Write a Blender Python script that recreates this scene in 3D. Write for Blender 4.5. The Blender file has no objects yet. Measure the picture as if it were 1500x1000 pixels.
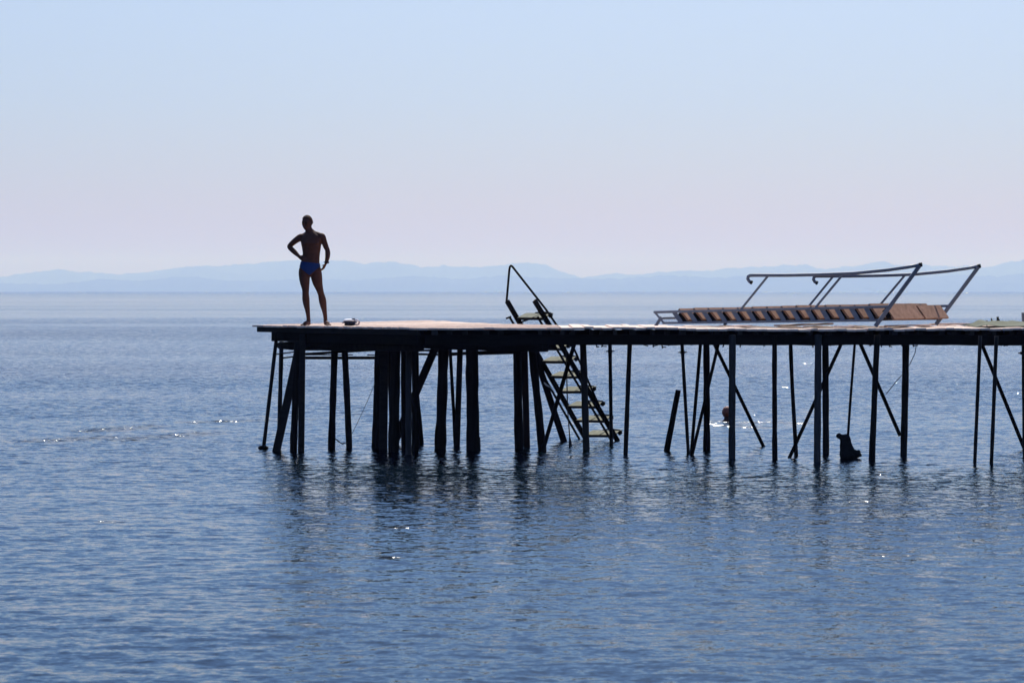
import bpy, bmesh, math, random
import numpy as np
from mathutils import Vector, Matrix, noise as mnoise

rnd = random.Random(7)
sc = bpy.context.scene
COL = sc.collection
F = 3600.0          # focal length in photo pixels
H = 2.6             # eye height above the water
HZ = 427.0          # horizon row
DZ = 2.04           # deck top


def P(px, py, Y):
    return Vector(((px - 750) / F * Y, Y, H - (py - HZ) / F * Y))


def Yb(by):          # distance of a point standing on the water
    return H * F / (by - HZ)


# ------------------------------------------------------------------ materials
def nt(name):
    m = bpy.data.materials.new(name)
    m.use_nodes = True
    n = m.node_tree
    b = n.nodes['Principled BSDF']
    return m, n, b


def wood(name, c1, c2, scale=(9, 9, 1.2), rough=0.85, bump=0.4, coord='Object', spec=0.3, wet=None):
    m, n, b = nt(name)
    tc = n.nodes.new('ShaderNodeTexCoord')
    mp = n.nodes.new('ShaderNodeMapping')
    mp.inputs['Scale'].default_value = scale
    n.links.new(tc.outputs[coord], mp.inputs['Vector'])
    nz = n.nodes.new('ShaderNodeTexNoise')
    nz.inputs['Scale'].default_value = 2.0
    nz.inputs['Detail'].default_value = 6
    nz.inputs['Roughness'].default_value = 0.65
    n.links.new(mp.outputs[0], nz.inputs['Vector'])
    cr = n.nodes.new('ShaderNodeValToRGB')
    cr.color_ramp.elements[0].position = 0.3
    cr.color_ramp.elements[0].color = (*c1, 1)
    cr.color_ramp.elements[1].position = 0.7
    cr.color_ramp.elements[1].color = (*c2, 1)
    n.links.new(nz.outputs['Fac'], cr.inputs[0])
    n.links.new(cr.outputs[0], b.inputs['Base Color'])
    b.inputs['Roughness'].default_value = rough
    b.inputs['Specular IOR Level'].default_value = spec
    bp = n.nodes.new('ShaderNodeBump')
    bp.inputs['Strength'].default_value = bump
    bp.inputs['Distance'].default_value = 0.01
    n.links.new(nz.outputs['Fac'], bp.inputs['Height'])
    n.links.new(bp.outputs[0], b.inputs['Normal'])
    return m


M = {}
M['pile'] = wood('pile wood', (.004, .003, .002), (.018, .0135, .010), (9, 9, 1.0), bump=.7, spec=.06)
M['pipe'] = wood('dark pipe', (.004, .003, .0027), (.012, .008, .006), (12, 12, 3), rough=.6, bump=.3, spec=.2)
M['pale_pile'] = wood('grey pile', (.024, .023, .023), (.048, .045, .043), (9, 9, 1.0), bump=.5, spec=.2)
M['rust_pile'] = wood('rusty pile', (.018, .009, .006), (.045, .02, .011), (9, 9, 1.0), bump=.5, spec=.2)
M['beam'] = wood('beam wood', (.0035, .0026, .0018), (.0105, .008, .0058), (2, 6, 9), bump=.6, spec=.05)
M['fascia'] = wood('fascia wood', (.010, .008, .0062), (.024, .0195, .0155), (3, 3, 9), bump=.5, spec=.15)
M['deck'] = wood('bleached deck boards', (.60, .45, .355), (.86, .67, .55), (7, 2.2, 5), bump=.6, spec=.2)
M['tread'] = wood('algae boards', (.12, .125, .085), (.24, .235, .165), (5, 5, 5), bump=.5)
M['plank'] = wood('new pine planks', (.21, .105, .062), (.37, .20, .125), (6, 3, 6), bump=.5, spec=.2)
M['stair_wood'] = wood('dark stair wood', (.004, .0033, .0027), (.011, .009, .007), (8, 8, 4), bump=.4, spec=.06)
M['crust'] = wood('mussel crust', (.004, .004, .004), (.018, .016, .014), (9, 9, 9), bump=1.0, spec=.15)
M['rope'] = wood('rope', (.03, .028, .025), (.07, .06, .05), (30, 30, 30))
M['metal'] = wood('grey painted steel', (.10, .125, .165), (.165, .185, .225), (6, 6, 6), rough=.5, bump=.15, spec=.4)
M['black'] = wood('black rubber', (.006, .006, .007), (.015, .015, .016), (20, 20, 20), rough=.6, spec=.2)
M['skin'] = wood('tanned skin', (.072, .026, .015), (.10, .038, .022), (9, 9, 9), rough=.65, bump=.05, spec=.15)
M['hair'] = wood('dark brown hair', (.04, .016, .008), (.10, .04, .02), (60, 60, 20), rough=.7, bump=.8, spec=.12)
M['redhair'] = wood('auburn hair', (.16, .034, .010), (.36, .085, .03), (60, 60, 20), rough=.5, bump=.8, spec=.4)
M['trunks'] = wood('blue swim fabric', (.003, .019, .095), (.005, .03, .15), (40, 40, 40), rough=.6, bump=.1)
M['white'] = wood('white cloth', (.66, .66, .68), (.8, .8, .82), (14, 14, 14), bump=.3)
M['navy'] = wood('dark navy fabric', (.012, .014, .025), (.05, .055, .085), (18, 18, 18), bump=.4)
M['mauve'] = wood('faded strap', (.32, .25, .26), (.45, .36, .37), (18, 18, 18), bump=.2)
M['tarp'] = wood('olive canvas', (.07, .078, .044), (.12, .128, .078), (7, 7, 7), bump=.6)
M['bucket'] = wood('grey plastic', (.12, .13, .15), (.17, .18, .20), (5, 5, 5), rough=.5, bump=.1)
M['red'] = wood('red plastic', (.32, .03, .025), (.42, .045, .035), (5, 5, 5), rough=.45, bump=.1)
M['hill'] = wood('far wooded slope', (.030, .045, .030), (.065, .075, .05), (.004, .004, .008), bump=0, rough=1, spec=0)
M['eye'] = wood('eye', (.02, .015, .012), (.03, .02, .016), (30, 30, 30), rough=.2, bump=0)

# ------------------------------------------------------------------ mesh builder


class MB:
    def __init__(s):
        s.v = []
        s.f = []
        s.m = []

    def add(s, vs, fs, mi=0):
        o = len(s.v)
        s.v += [tuple(v) for v in vs]
        s.f += [tuple(o + i for i in f) for f in fs]
        s.m += [mi] * len(fs)

    def bar(s, a, b, w, h, up=(0, 0, 1), mi=0, bev=0.006, seg=1, jit=0.0):
        """a chamfered timber from a to b; h is measured along 'up', w across"""
        a, b = Vector(a), Vector(b)
        d = (b - a).normalized()
        up = Vector(up)
        r = d.cross(up)
        if r.length < 1e-4:
            r = d.cross(Vector((0, 1, 0)))
        r.normalize()
        u = r.cross(d).normalized()
        x, y, c = w / 2, h / 2, min(bev, w * .3, h * .3)
        prof = [(-x + c, -y), (x - c, -y), (x, -y + c), (x, y - c), (x - c, y), (-x + c, y), (-x, y - c), (-x, -y + c)]
        vs = []
        n = seg + 1
        for k in range(n):
            p = a.lerp(b, k / seg)
            if jit:
                p = p + r * rnd.uniform(-jit, jit) + u * rnd.uniform(-jit, jit)
            vs += [p + r * q[0] + u * q[1] for q in prof]
        fs = []
        for k in range(seg):
            for i in range(8):
                j = (i + 1) % 8
                fs.append((k * 8 + i, k * 8 + j, (k + 1) * 8 + j, (k + 1) * 8 + i))
        fs.append(tuple(range(7, -1, -1)))
        fs.append(tuple(range((n - 1) * 8, n * 8)))
        s.add(vs, fs, mi)
        return s

    def tube(s, pts, rad, n=10, mi=0, caps=True, jit=0.0, flat=1.0):
        pts = [Vector(p) for p in pts]
        if not hasattr(rad, '__len__'):
            rad = [rad] * len(pts)
        vs = []
        ref = Vector((0.13, 1, 0.21)).normalized()
        d0 = (pts[-1] - pts[0]).normalized()
        if abs(d0.dot(ref)) > .9:
            ref = Vector((1, .1, .2)).normalized()
        for i, p in enumerate(pts):
            d = (pts[min(i + 1, len(pts) - 1)] - pts[max(i - 1, 0)]).normalized()
            x = d.cross(ref).normalized()
            y = d.cross(x).normalized()
            for k in range(n):
                a = 2 * math.pi * k / n
                r = rad[i] * (1 + (rnd.uniform(-jit, jit) if jit else 0))
                vs.append(p + x * math.cos(a) * r + y * math.sin(a) * r * flat)
        fs = []
        for i in range(len(pts) - 1):
            for k in range(n):
                k2 = (k + 1) % n
                fs.append((i * n + k, i * n + k2, (i + 1) * n + k2, (i + 1) * n + k))
        if caps:
            fs.append(tuple(range(n - 1, -1, -1)))
            fs.append(tuple(range((len(pts) - 1) * n, len(pts) * n)))
        s.add(vs, fs, mi)
        return s

    def limb(s, pts, rad, n=14):
        """a tapering limb along a smooth curve through the joints"""
        P4 = [Vector(p) for p in pts]
        op, orad = [], []
        for i in range(len(P4) - 1):
            p0, p1, p2, p3 = P4[max(i - 1, 0)], P4[i], P4[i + 1], P4[min(i + 2, len(P4) - 1)]
            r0, r1, r2, r3 = rad[max(i - 1, 0)], rad[i], rad[i + 1], rad[min(i + 2, len(P4) - 1)]
            for k in range(4):
                t = k / 4
                f = lambda a, b, c, d: .5 * (2 * b + (c - a) * t + (2 * a - 5 * b + 4 * c - d) * t * t + (3 * b - a - 3 * c + d) * t ** 3)
                op.append(f(p0, p1, p2, p3))
                orad.append(f(r0, r1, r2, r3))
        return s.tube(op + [P4[-1]], orad + [rad[-1]], n)

    def loft(s, rings, n=20, mi=0):
        """rings: (centre, rx, ry[, angle]) stacked horizontal ellipses"""
        vs = []
        for r in rings:
            c, rx, ry = Vector(r[0]), r[1], r[2]
            ang = r[3] if len(r) > 3 else 0
            for k in range(n):
                a = 2 * math.pi * k / n
                ca, sa = math.cos(a), math.sin(a)
                e = 0.85
                x = math.copysign(abs(ca) ** e, ca) * rx
                y = math.copysign(abs(sa) ** e, sa) * ry
                vs.append(c + Vector((x * math.cos(ang) - y * math.sin(ang), x * math.sin(ang) + y * math.cos(ang), 0)))
        fs = []
        for i in range(len(rings) - 1):
            for k in range(n):
                k2 = (k + 1) % n
                fs.append((i * n + k, i * n + k2, (i + 1) * n + k2, (i + 1) * n + k))
        fs.append(tuple(range(n - 1, -1, -1)))
        fs.append(tuple(range((len(rings) - 1) * n, len(rings) * n)))
        s.add(vs, fs, mi)
        return s

    def ball(s, c, r, n=14, mi=0, fn=None):
        c = Vector(c)
        rx, ry, rz = r if hasattr(r, '__len__') else (r, r, r)
        vs = [c + Vector((0, 0, -rz))]
        for i in range(1, n):
            t = -math.pi / 2 + math.pi * i / n
            for k in range(2 * n):
                a = math.pi * k / n
                vs.append(c + Vector((rx * math.cos(t) * math.cos(a), ry * math.cos(t) * math.sin(a), rz * math.sin(t))))
        vs.append(c + Vector((0, 0, rz)))
        if fn:
            vs = [fn(v - c) + c for v in vs]
        m = 2 * n
        fs = []
        for k in range(m):
            k2 = (k + 1) % m
            fs.append((0, 1 + k2, 1 + k))
            for i in range(n - 2):
                fs.append((1 + i * m + k, 1 + i * m + k2, 1 + (i + 1) * m + k2, 1 + (i + 1) * m + k))
            fs.append((1 + (n - 2) * m + k, 1 + (n - 2) * m + k2, len(vs) - 1))
        s.add(vs, fs, mi)
        return s

    def mesh(s, name, mats):
        me = bpy.data.meshes.new(name)
        me.from_pydata(s.v, [], s.f)
        for m in (mats if isinstance(mats, (list, tuple)) else [mats]):
            me.materials.append(m)
        me.polygons.foreach_set('material_index', s.m)
        bm = bmesh.new()
        bm.from_mesh(me)
        bmesh.ops.recalc_face_normals(bm, faces=bm.faces)
        bm.to_mesh(me)
        bm.free()
        return me

    def build(s, name, mats, parent=None, smooth=False, origin=None, local=False):
        me = s.mesh(name, mats)
        if origin is not None:
            me.transform(Matrix.Translation(-Vector(origin)))
        if smooth:
            me.polygons.foreach_set('use_smooth', [True] * len(me.polygons))
        o = bpy.data.objects.new(name, me)
        COL.objects.link(o)
        if origin is not None:
            o.location = origin
        if parent:
            o.parent = parent
            q, off = parent, Vector((0, 0, 0))
            while q:
                off += q.location
                q = q.parent
            if local is False:
                if origin is None:
                    me.transform(Matrix.Translation(-off))
                else:
                    o.location = Vector(origin) - off
        return o


def thing(name, label, cat, loc=(0, 0, 0), group=None):
    o = bpy.data.objects.new(name, None)
    o.empty_display_size = .2
    COL.objects.link(o)
    o.location = loc
    o['label'] = label
    o['category'] = cat
    if group:
        o['group'] = group
    return o


def tag(o, label, cat, group=None, kind=None):
    o['label'] = label
    o['category'] = cat
    if group:
        o['group'] = group
    if kind:
        o['kind'] = kind
    return o


# ------------------------------------------------------------------ camera, world, sun
cam = bpy.data.cameras.new('camera')
cam.sensor_width = 36
cam.lens = 36 * F / 1500
cam.shift_y = -(500 - HZ) / 1500
cam.clip_end = 60000
cam.clip_start = .5
cam.dof.use_dof = True
cam.dof.focus_distance = 40
cam.dof.aperture_fstop = 4.5
co = bpy.data.objects.new('camera', cam)
COL.objects.link(co)
co.location = (0, 0, H)
co.rotation_euler = (math.radians(90), 0, 0)
sc.camera = co

SUN_EL, SUN_AZ = math.radians(50), math.radians(9)     # azimuth from +Y towards +X
w = bpy.data.worlds.new('World')
sc.world = w
w.use_nodes = True
n = w.node_tree
bg = n.nodes['Background']
sky = n.nodes.new('ShaderNodeTexSky')
sky.sky_type = 'NISHITA'
sky.sun_disc = False
sky.sun_elevation = SUN_EL
sky.sun_rotation = SUN_AZ
sky.air_density = 1.0
sky.dust_density = 1.2
sky.ozone_density = 1.5
bg.inputs['Strength'].default_value = 0.10
tc = n.nodes.new('ShaderNodeTexCoord')
sx = n.nodes.new('ShaderNodeSeparateXYZ')
n.links.new(tc.outputs['Generated'], sx.inputs[0])
cr = n.nodes.new('ShaderNodeValToRGB')
els = cr.color_ramp.elements
TINT = [(0, (.77, .73, .81)), (.021, (.765, .735, .835)), (.049, (.755, .795, 1.03)), (.077, (.78, .848, 1.13)), (.116, (.87, .93, 1.17)), (.15, (.76, .98, 1.32)), (.2, (.73, 1.04, 1.50)), (.35, (.72, 1.10, 1.72)), (1, (.74, 1.02, 1.46))]
for k, (p, c) in enumerate(TINT):
    e = els[0] if k == 0 else els[-1] if k == len(TINT) - 1 else els.new(p)
    e.position = p
    e.color = (c[0] * .78, c[1] * .78, c[2] * .78, 1)
n.links.new(sx.outputs['Z'], cr.inputs[0])
mx = n.nodes.new('ShaderNodeMix')
mx.data_type = 'RGBA'
mx.blend_type = 'MULTIPLY'
mx.inputs[0].default_value = 1
n.links.new(sky.outputs[0], mx.inputs[6])
n.links.new(cr.outputs[0], mx.inputs[7])
n.links.new(mx.outputs[2], bg.inputs[0])

sl = bpy.data.lights.new('sun', 'SUN')
sl.energy = 5.0
sl.angle = math.radians(.53)
sl.color = (1, .95, .88)
so = bpy.data.objects.new('sun', sl)
COL.objects.link(so)
sd = Vector((math.sin(SUN_AZ) * math.cos(SUN_EL), math.cos(SUN_AZ) * math.cos(SUN_EL), math.sin(SUN_EL)))
so.rotation_euler = sd.to_track_quat('Z', 'Y').to_euler()
so.location = (5, 60, 60)

sc.view_settings.view_transform = 'Standard'
sc.view_settings.look = 'None'
sc.view_settings.exposure = 0.25
sc.view_settings.gamma = 1
sc.cycles.max_bounces = 6
sc.cycles.sample_clamp_indirect = 4

# ------------------------------------------------------------------ water
rs = np.random.RandomState(11)
N, DX = 1024, 0.07
kx = np.fft.fftfreq(N, DX)[None, :]
ky = np.fft.fftfreq(N, DX)[:, None]
kk = np.hypot(kx, ky) + 1e-9
lam = 1 / kk


def field(pw, lmin, lmax, spread):
    th = np.arctan2(kx, ky)
    S = kk ** (-pw) * np.exp(-(lam / lmax) ** 2) * np.exp(-(lmin / lam) ** 2)
    S = S * (spread + np.cos(th) ** 2)
    ph = rs.normal(size=(N, N)) + 1j * rs.normal(size=(N, N))
    h = np.fft.ifft2(ph * np.sqrt(S)).real
    return h


hgt = field(3.0, .20, .75, .45)
g0, g1 = np.gradient(hgt, DX)
hgt *= 0.044 / math.sqrt((g0 ** 2).mean() + (g1 ** 2).mean())
swell = field(4.0, 3.0, 9.0, .2)
swell *= 0.010 / swell.std()
NX, NY = 640, 1180
X0, Y0 = -(NX // 2) * DX, 8.0
xs = X0 + DX * np.arange(NX)
ys = Y0 + DX * np.arange(NY)
wrap = np.arange(NY) % N
hh = hgt[wrap][:, :NX]
XX, YY = np.meshgrid(xs, ys)
# calm slicks and ruffled streaks lying across the view
st = np.zeros_like(XX)
for k in range(14):
    a = rs.uniform(.10, .55)
    b = rs.uniform(-.12, .12)
    st += np.sin(YY * a + XX * b + rs.uniform(0, 6.3)) / 14 ** .5
amp = np.clip(1.0 + .42 * st, .35, 1.8)
slick = np.exp(-((YY - 44.5 + .05 * XX) / 1.6) ** 2) * np.clip((-XX - 3.5) / 2, 0, 1)
amp *= 1 - .55 * slick
edge = np.minimum.reduce([(XX - xs[0]) / 3, (xs[-1] - XX) / 3, (YY - ys[0]) / 3, (ys[-1] - YY) / 25])
edge = np.clip(edge, 0, 1)
ZZ = (hh * amp + swell[wrap][:, :NX]) * edge
# ripples: swimmer's wake and a disturbed streak on the left, few broken wavelets
rip = np.zeros_like(XX)


def rip_line(a, b, width, s, n=60):
    global rip
    a, b = np.array(a), np.array(b)
    d = b - a
    t = np.clip(((XX - a[0]) * d[0] + (YY - a[1]) * d[1]) / (d @ d), 0, 1)
    dist = np.hypot(XX - a[0] - t * d[0], YY - a[1] - t * d[1])
    rip = np.maximum(rip, s * np.exp(-(dist / width) ** 2))


def W(px, py):
    Y = Yb(py)
    return ((px - 750) / F * Y, Y)


rip_line(W(1028, 616), W(1168, 620), .38, 1.0)
rip_line(W(1040, 622), W(1110, 627), .35, .8)
rip_line(W(285, 619), W(372, 617), .36, 1.05)
rip_line(W(140, 631), W(220, 625), .45, .72)
rip_line(W(55, 645), W(150, 640), .5, .72)
rip_line(W(180, 643), W(300, 634), .4, .7)
for q in [(160, 765), (578, 772), (567, 817), (1260, 734), (1309, 813), (1445, 768), (385, 662), (450, 615)]:
    c = W(*q)
    rip_line(c, (c[0] + .05, c[1]), .13, 1.3)
co_ = np.stack([XX, YY, ZZ], -1).reshape(-1, 3)
ii = np.arange(NX * NY).reshape(NY, NX)
quads = np.stack([ii[:-1, :-1], ii[:-1, 1:], ii[1:, 1:], ii[1:, :-1]], -1).reshape(-1, 4)
# outer sheet to the far shore, a frame of large faces round the ruffled part
BX, BY0, BY1 = 12800.0, -45.0, 31000.0
nb = NX * NY
ring_in = list(ii[0, :]) + list(ii[1:, -1]) + list(ii[-1, -2::-1]) + list(ii[-2:0:-1, 0])
outer = []
for i in ring_in:
    x, y = co_[i][0], co_[i][1]
    if i in (ii[0, 0], ii[0, -1], ii[-1, -1], ii[-1, 0]):
        outer.append((BX * (-1 if x < 0 else 1), BY0 if y < 20 else BY1, 0))
    elif y <= ys[0] + 1e-6:
        outer.append((x / xs[-1] * BX, BY0, 0))
    elif y >= ys[-1] - 1e-6:
        outer.append((x / xs[-1] * BX, BY1, 0))
    else:
        t = (y - ys[0]) / (ys[-1] - ys[0])
        outer.append((BX * (-1 if x < 0 else 1), BY0 + t * (BY1 - BY0), 0))
allv = np.concatenate([co_, np.array(outer)])
L = len(ring_in)
rf = np.array([(ring_in[k], nb + k, nb + (k + 1) % L, ring_in[(k + 1) % L]) for k in range(L)])
allf = np.concatenate([quads, rf])
me = bpy.data.meshes.new('water')
me.vertices.add(len(allv))
me.vertices.foreach_set('co', allv.astype(np.float32).ravel())
me.loops.add(allf.size)
me.loops.foreach_set('vertex_index', allf.astype(np.int32).ravel())
me.polygons.add(len(allf))
me.polygons.foreach_set('loop_start', np.arange(0, allf.size, 4, dtype=np.int32))
me.polygons.foreach_set('use_smooth', np.ones(len(allf), dtype=bool))
me.update(calc_edges=True)
at = me.attributes.new('ripple', 'FLOAT', 'POINT')
at.data.foreach_set('value', np.concatenate([rip.ravel(), np.zeros(L)]).astype(np.float32))
water = bpy.data.objects.new('water', me)
COL.objects.link(water)
water['kind'] = 'structure'
RIPPLE = .85
LEAN = .06
m, n, b = nt('sea water')
b.inputs['Base Color'].default_value = (.0015, .0055, .010, 1)
b.inputs['IOR'].default_value = 1.333
b.inputs['Roughness'].default_value = .06
geo = n.nodes.new('ShaderNodeNewGeometry')


def noise_node(scale, detail, vec_scale):
    mp = n.nodes.new('ShaderNodeMapping')
    mp.inputs['Scale'].default_value = vec_scale
    n.links.new(geo.outputs['Position'], mp.inputs['Vector'])
    z = n.nodes.new('ShaderNodeTexNoise')
    z.inputs['Scale'].default_value = scale
    z.inputs['Detail'].default_value = detail
    z.inputs['Roughness'].default_value = .55
    n.links.new(mp.outputs[0], z.inputs['Vector'])
    return z.outputs['Fac']


def mathn(op, a, b_):
    q = n.nodes.new('ShaderNodeMath')
    q.operation = op
    for i, v in enumerate((a, b_)):
        if isinstance(v, (int, float)):
            q.inputs[i].default_value = v
        else:
            n.links.new(v, q.inputs[i])
    return q.outputs[0]


def noise_col(scale, detail, vec_scale):
    return noise_node(scale, detail, vec_scale).node.outputs['Color']


def vmath(op, a, b_=None, sc_=None):
    q = n.nodes.new('ShaderNodeVectorMath')
    q.operation = op
    for i, v in enumerate((a, b_)):
        if v is None:
            continue
        if isinstance(v, tuple):
            q.inputs[i].default_value = v
        else:
            n.links.new(v, q.inputs[i])
    if sc_ is not None:
        if isinstance(sc_, (int, float)):
            q.inputs['Scale'].default_value = sc_
        else:
            n.links.new(sc_, q.inputs['Scale'])
    return q.outputs[0]


def slope(col, amount):
    v = vmath('SUBTRACT', col, (.5, .5, .5))
    v = vmath('MULTIPLY', v, (.75, 1.0, 0))
    return vmath('SCALE', v, sc_=amount)


big = noise_node(1.0, 4, (.012, .045, 1))           # ruffled and calm patches, tens of metres
far = noise_node(1.0, 4, (.0012, .011, 1))          # slicks far out
sp = n.nodes.new('ShaderNodeSeparateXYZ')
n.links.new(geo.outputs['Position'], sp.inputs[0])
calm = n.nodes.new('ShaderNodeFloatCurve')           # the bay is calmer, in bands, towards the far shore
cv = calm.mapping.curves[0]
for k, (yy, v) in enumerate([(0, .62), (30, .70), (70, 1.0), (225, 1.2), (250, .52), (325, .45), (350, .62), (430, .56), (470, .46), (1000, .44)]):
    if k in (0, 9):
        cv.points[0 if k == 0 else -1].location = (yy / 1000, v)
    else:
        cv.points.new(yy / 1000, v)
calm.mapping.update()
wob = noise_node(1.0, 2, (.006, .02, 1))
n.links.new(mathn('MULTIPLY', mathn('ADD', sp.outputs[1], mathn('MULTIPLY', mathn('ADD', wob, -.5), 60)), .001), calm.inputs['Value'])
patch = mathn('MULTIPLY', mathn('ADD', mathn('MULTIPLY', big, 1.9), .05), mathn('ADD', mathn('MULTIPLY', far, 1.2), .4))
patch = mathn('MULTIPLY', patch, calm.outputs[0])
attr = n.nodes.new('ShaderNodeAttribute')
attr.attribute_name = 'ripple'
s0 = slope(noise_col(27.0, 2, (.6, 1.0, 1)), mathn('MULTIPLY', patch, RIPPLE * .7))
s1 = slope(noise_col(10.0, 2, (.5, 1.1, 1)), mathn('MULTIPLY', patch, RIPPLE * .85))
s2 = slope(noise_col(2.2, 2, (.5, 1.2, 1)), mathn('MULTIPLY', patch, RIPPLE * .15))
s2 = vmath('ADD', s2, s0)
s3 = slope(noise_col(9.0, 1, (.7, 1.0, 1)), mathn('MULTIPLY', attr.outputs['Fac'], 3.6))
crest = mathn('MULTIPLY', mathn('MAXIMUM', mathn('ADD', noise_node(5.2, 2, (.5, 1.7, 1)), -.575), 0), 1.2)
lean = vmath('SCALE', (0, -1.0, 0), sc_=mathn('MULTIPLY', patch, mathn('ADD', crest, LEAN)))   # wavelets lean with the wind, steeper on the shore side
tot = vmath('ADD', vmath('ADD', vmath('ADD', s1, s2), s3), lean)
nrm = vmath('NORMALIZE', vmath('ADD', geo.outputs['Normal'], tot))
n.links.new(nrm, b.inputs['Normal'])
n.links.new(mathn('ADD', mathn('MULTIPLY', attr.outputs['Fac'], .10), .06), b.inputs['Roughness'])
me.materials.append(m)

# ------------------------------------------------------------------ far hills
FAR = [(-300, 399), (-200, 404), (-100, 402), (0, 406), (20, 403), (50, 398), (92, 394), (110, 398), (135, 398), (155, 401), (175, 401), (200, 399), (240, 396), (265, 391), (295, 390), (320, 390), (350, 387), (380, 385), (410, 382), (440, 381), (470, 383), (500, 382), (530, 386), (550, 385), (575, 384), (600, 388), (620, 391), (650, 389), (690, 391), (720, 390), (740, 388), (760, 385), (780, 384), (800, 389), (830, 400), (850, 407), (870, 405), (890, 401), (900, 400), (925, 402), (940, 402), (970, 398), (995, 395), (1030, 397), (1060, 393), (1090, 392), (1130, 390), (1150, 388), (1180, 387), (1192, 391), (1210, 394), (1230, 391), (1250, 390), (1270, 386), (1285, 383), (1297, 383), (1310, 388), (1330, 390), (1350, 387), (1375, 390), (1400, 391), (1420, 389), (1440, 392), (1460, 390), (1480, 384), (1500, 381), (1600, 388), (1700, 383), (1800, 392)]
NEAR = [(-300, 412), (-100, 409), (0, 415), (50, 416), (100, 416), (150, 409), (200, 411), (240, 409), (270, 405), (300, 407), (330, 411), (400, 411), (450, 408), (520, 410), (600, 404), (680, 409), (740, 403), (800, 407), (850, 408), (900, 408), (980, 403), (1050, 407), (1120, 402), (1200, 405), (1260, 401), (1330, 407), (1400, 402), (1460, 405), (1500, 400), (1650, 407), (1800, 404)]


def hills(name, prof, Yc, depth, seed):
    px = np.linspace(-300, 1800, 700)
    py = np.interp(px, [p[0] for p in prof], [p[1] for p in prof])
    py = py + np.array([2.2 * mnoise.fractal(Vector((p * .07, seed, 0)), .65, 2.1, 5) for p in px])
    rows = 15
    vs, fs = [], []
    for j in range(rows):
        t = j / (rows - 1)
        s = math.sin(math.pi * t) ** .8 if 0 < t < 1 else 0
        y = Yc + (t - .5) * depth
        for i, p in enumerate(px):
            x = (p - 750) / F * Yc
            top = H + (HZ - py[i]) / F * Yc
            q = .75 + .5 * mnoise.fractal(Vector((x * .0006, y * .0006, seed)), .6, 2.1, 5) if j != rows // 2 else 1
            z = -1 + (top + 1) * min(s * q, .985) if j != rows // 2 else top
            vs.append((x, y, z if 0 < j < rows - 1 else -1.5))
    c = len(px)
    for j in range(rows - 1):
        for i in range(c - 1):
            fs.append((j * c + i, j * c + i + 1, (j + 1) * c + i + 1, (j + 1) * c + i))
    mb = MB()
    mb.add(vs, fs)
    o = mb.build(name, M['hill'], smooth=True)
    o['kind'] = 'structure'
    return o


hills('hills', FAR, 28000.0, 4400, 3.3)
hills('hills', NEAR, 22800.0, 3000, 8.1)

# ------------------------------------------------------------------ haze
hz = MB()
hx, hy0, hy1, hz0, hz1 = 14000, -60, 32000, -2.6, 430
hz.add([(x, y, z) for z in (hz0, hz1) for y in (hy0, hy1) for x in (-hx, hx)],
       [(0, 1, 3, 2), (4, 5, 7, 6), (0, 1, 5, 4), (2, 3, 7, 6), (0, 2, 6, 4), (1, 3, 7, 5)])
hm = bpy.data.materials.new('haze air')
hm.use_nodes = True
hn = hm.node_tree
hn.nodes.remove(hn.nodes['Principled BSDF'])
pv = hn.nodes.new('ShaderNodeVolumePrincipled')
pv.inputs['Color'].default_value = (.28, .42, 1.0, 1)
pv.inputs['Absorption Color'].default_value = (1, 1, 1, 1)
pv.inputs['Density'].default_value = 1.45e-4
pv.inputs['Anisotropy'].default_value = .16
hn.links.new(pv.outputs[0], hn.nodes['Material Output'].inputs['Volume'])
ho = hz.build('haze', hm)
ho['kind'] = 'stuff'
ho['label'] = 'pale blue air haze lying over the water and the far hills'
ho['category'] = 'haze'

# ------------------------------------------------------------------ pier
pier = thing('wooden_pier', 'long weathered wooden pier on a thicket of dark piles, bleached boards on top', 'pier', (2, 39.5, 0))
Lc, Fc, Wc, Rc, Bc = Vector((-4.35, 41.1)), Vector((-1.5, 38.0)), Vector((.75, 38.0)), Vector((.75, 41.05)), Vector((-2.06, 46.0))
POLY = [Lc, Fc, Wc, Rc, Bc]


def clip(poly, clipper):
    out = poly
    for i in range(len(clipper)):
        a, b2 = clipper[i], clipper[(i + 1) % len(clipper)]
        e = b2 - a
        ins = lambda p: e.x * (p.y - a.y) - e.y * (p.x - a.x) >= 0
        res = []
        for k in range(len(out)):
            p, q = out[k], out[(k + 1) % len(out)]
            ip, iq = ins(p), ins(q)
            if ip:
                res.append(p)
            if ip != iq:
                den = e.x * (q.y - p.y) - e.y * (q.x - p.x)
                t = -(e.x * (p.y - a.y) - e.y * (p.x - a.x)) / den
                res.append(p + (q - p) * t)
        out = res
        if not out:
            break
    return out


uu = (Fc - Lc).normalized()
vv = Vector((-uu.y, uu.x))
dk = MB()
pos = -1.0
while pos < 8:
    wd = rnd.uniform(.10, .16)
    over = rnd.uniform(-.015, .03)
    o0 = Lc + uu * pos - vv * .02
    rect = [o0, o0 + uu * (wd - .008), o0 + uu * (wd - .008) + vv * 9, o0 + vv * 9]
    pl = clip(rect, POLY)
    pl = [p - vv * over if abs((p - Lc).dot(vv)) < .03 else p for p in pl]
    if len(pl) >= 3:
        zt = DZ + rnd.uniform(-.006, .006)
        th = .028
        hump = [.05 * max(0, 1 - (Vector(p) - Bc).length / 3.5) for p in pl]
        k = len(pl)
        vs = [(p.x, p.y, zt + h) for p, h in zip(pl, hump)] + [(p.x, p.y, zt - th + h) for p, h in zip(pl, hump)]
        fs = [tuple(range(k)), tuple(range(2 * k - 1, k - 1, -1))] + [(i, (i + 1) % k, (i + 1) % k + k, i + k) for i in range(k)]
        dk.add(vs, fs)
    pos += wd
dk.build('deck', M['deck'], pier)
dk = MB()
x = .76
XEND = 15.0
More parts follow.
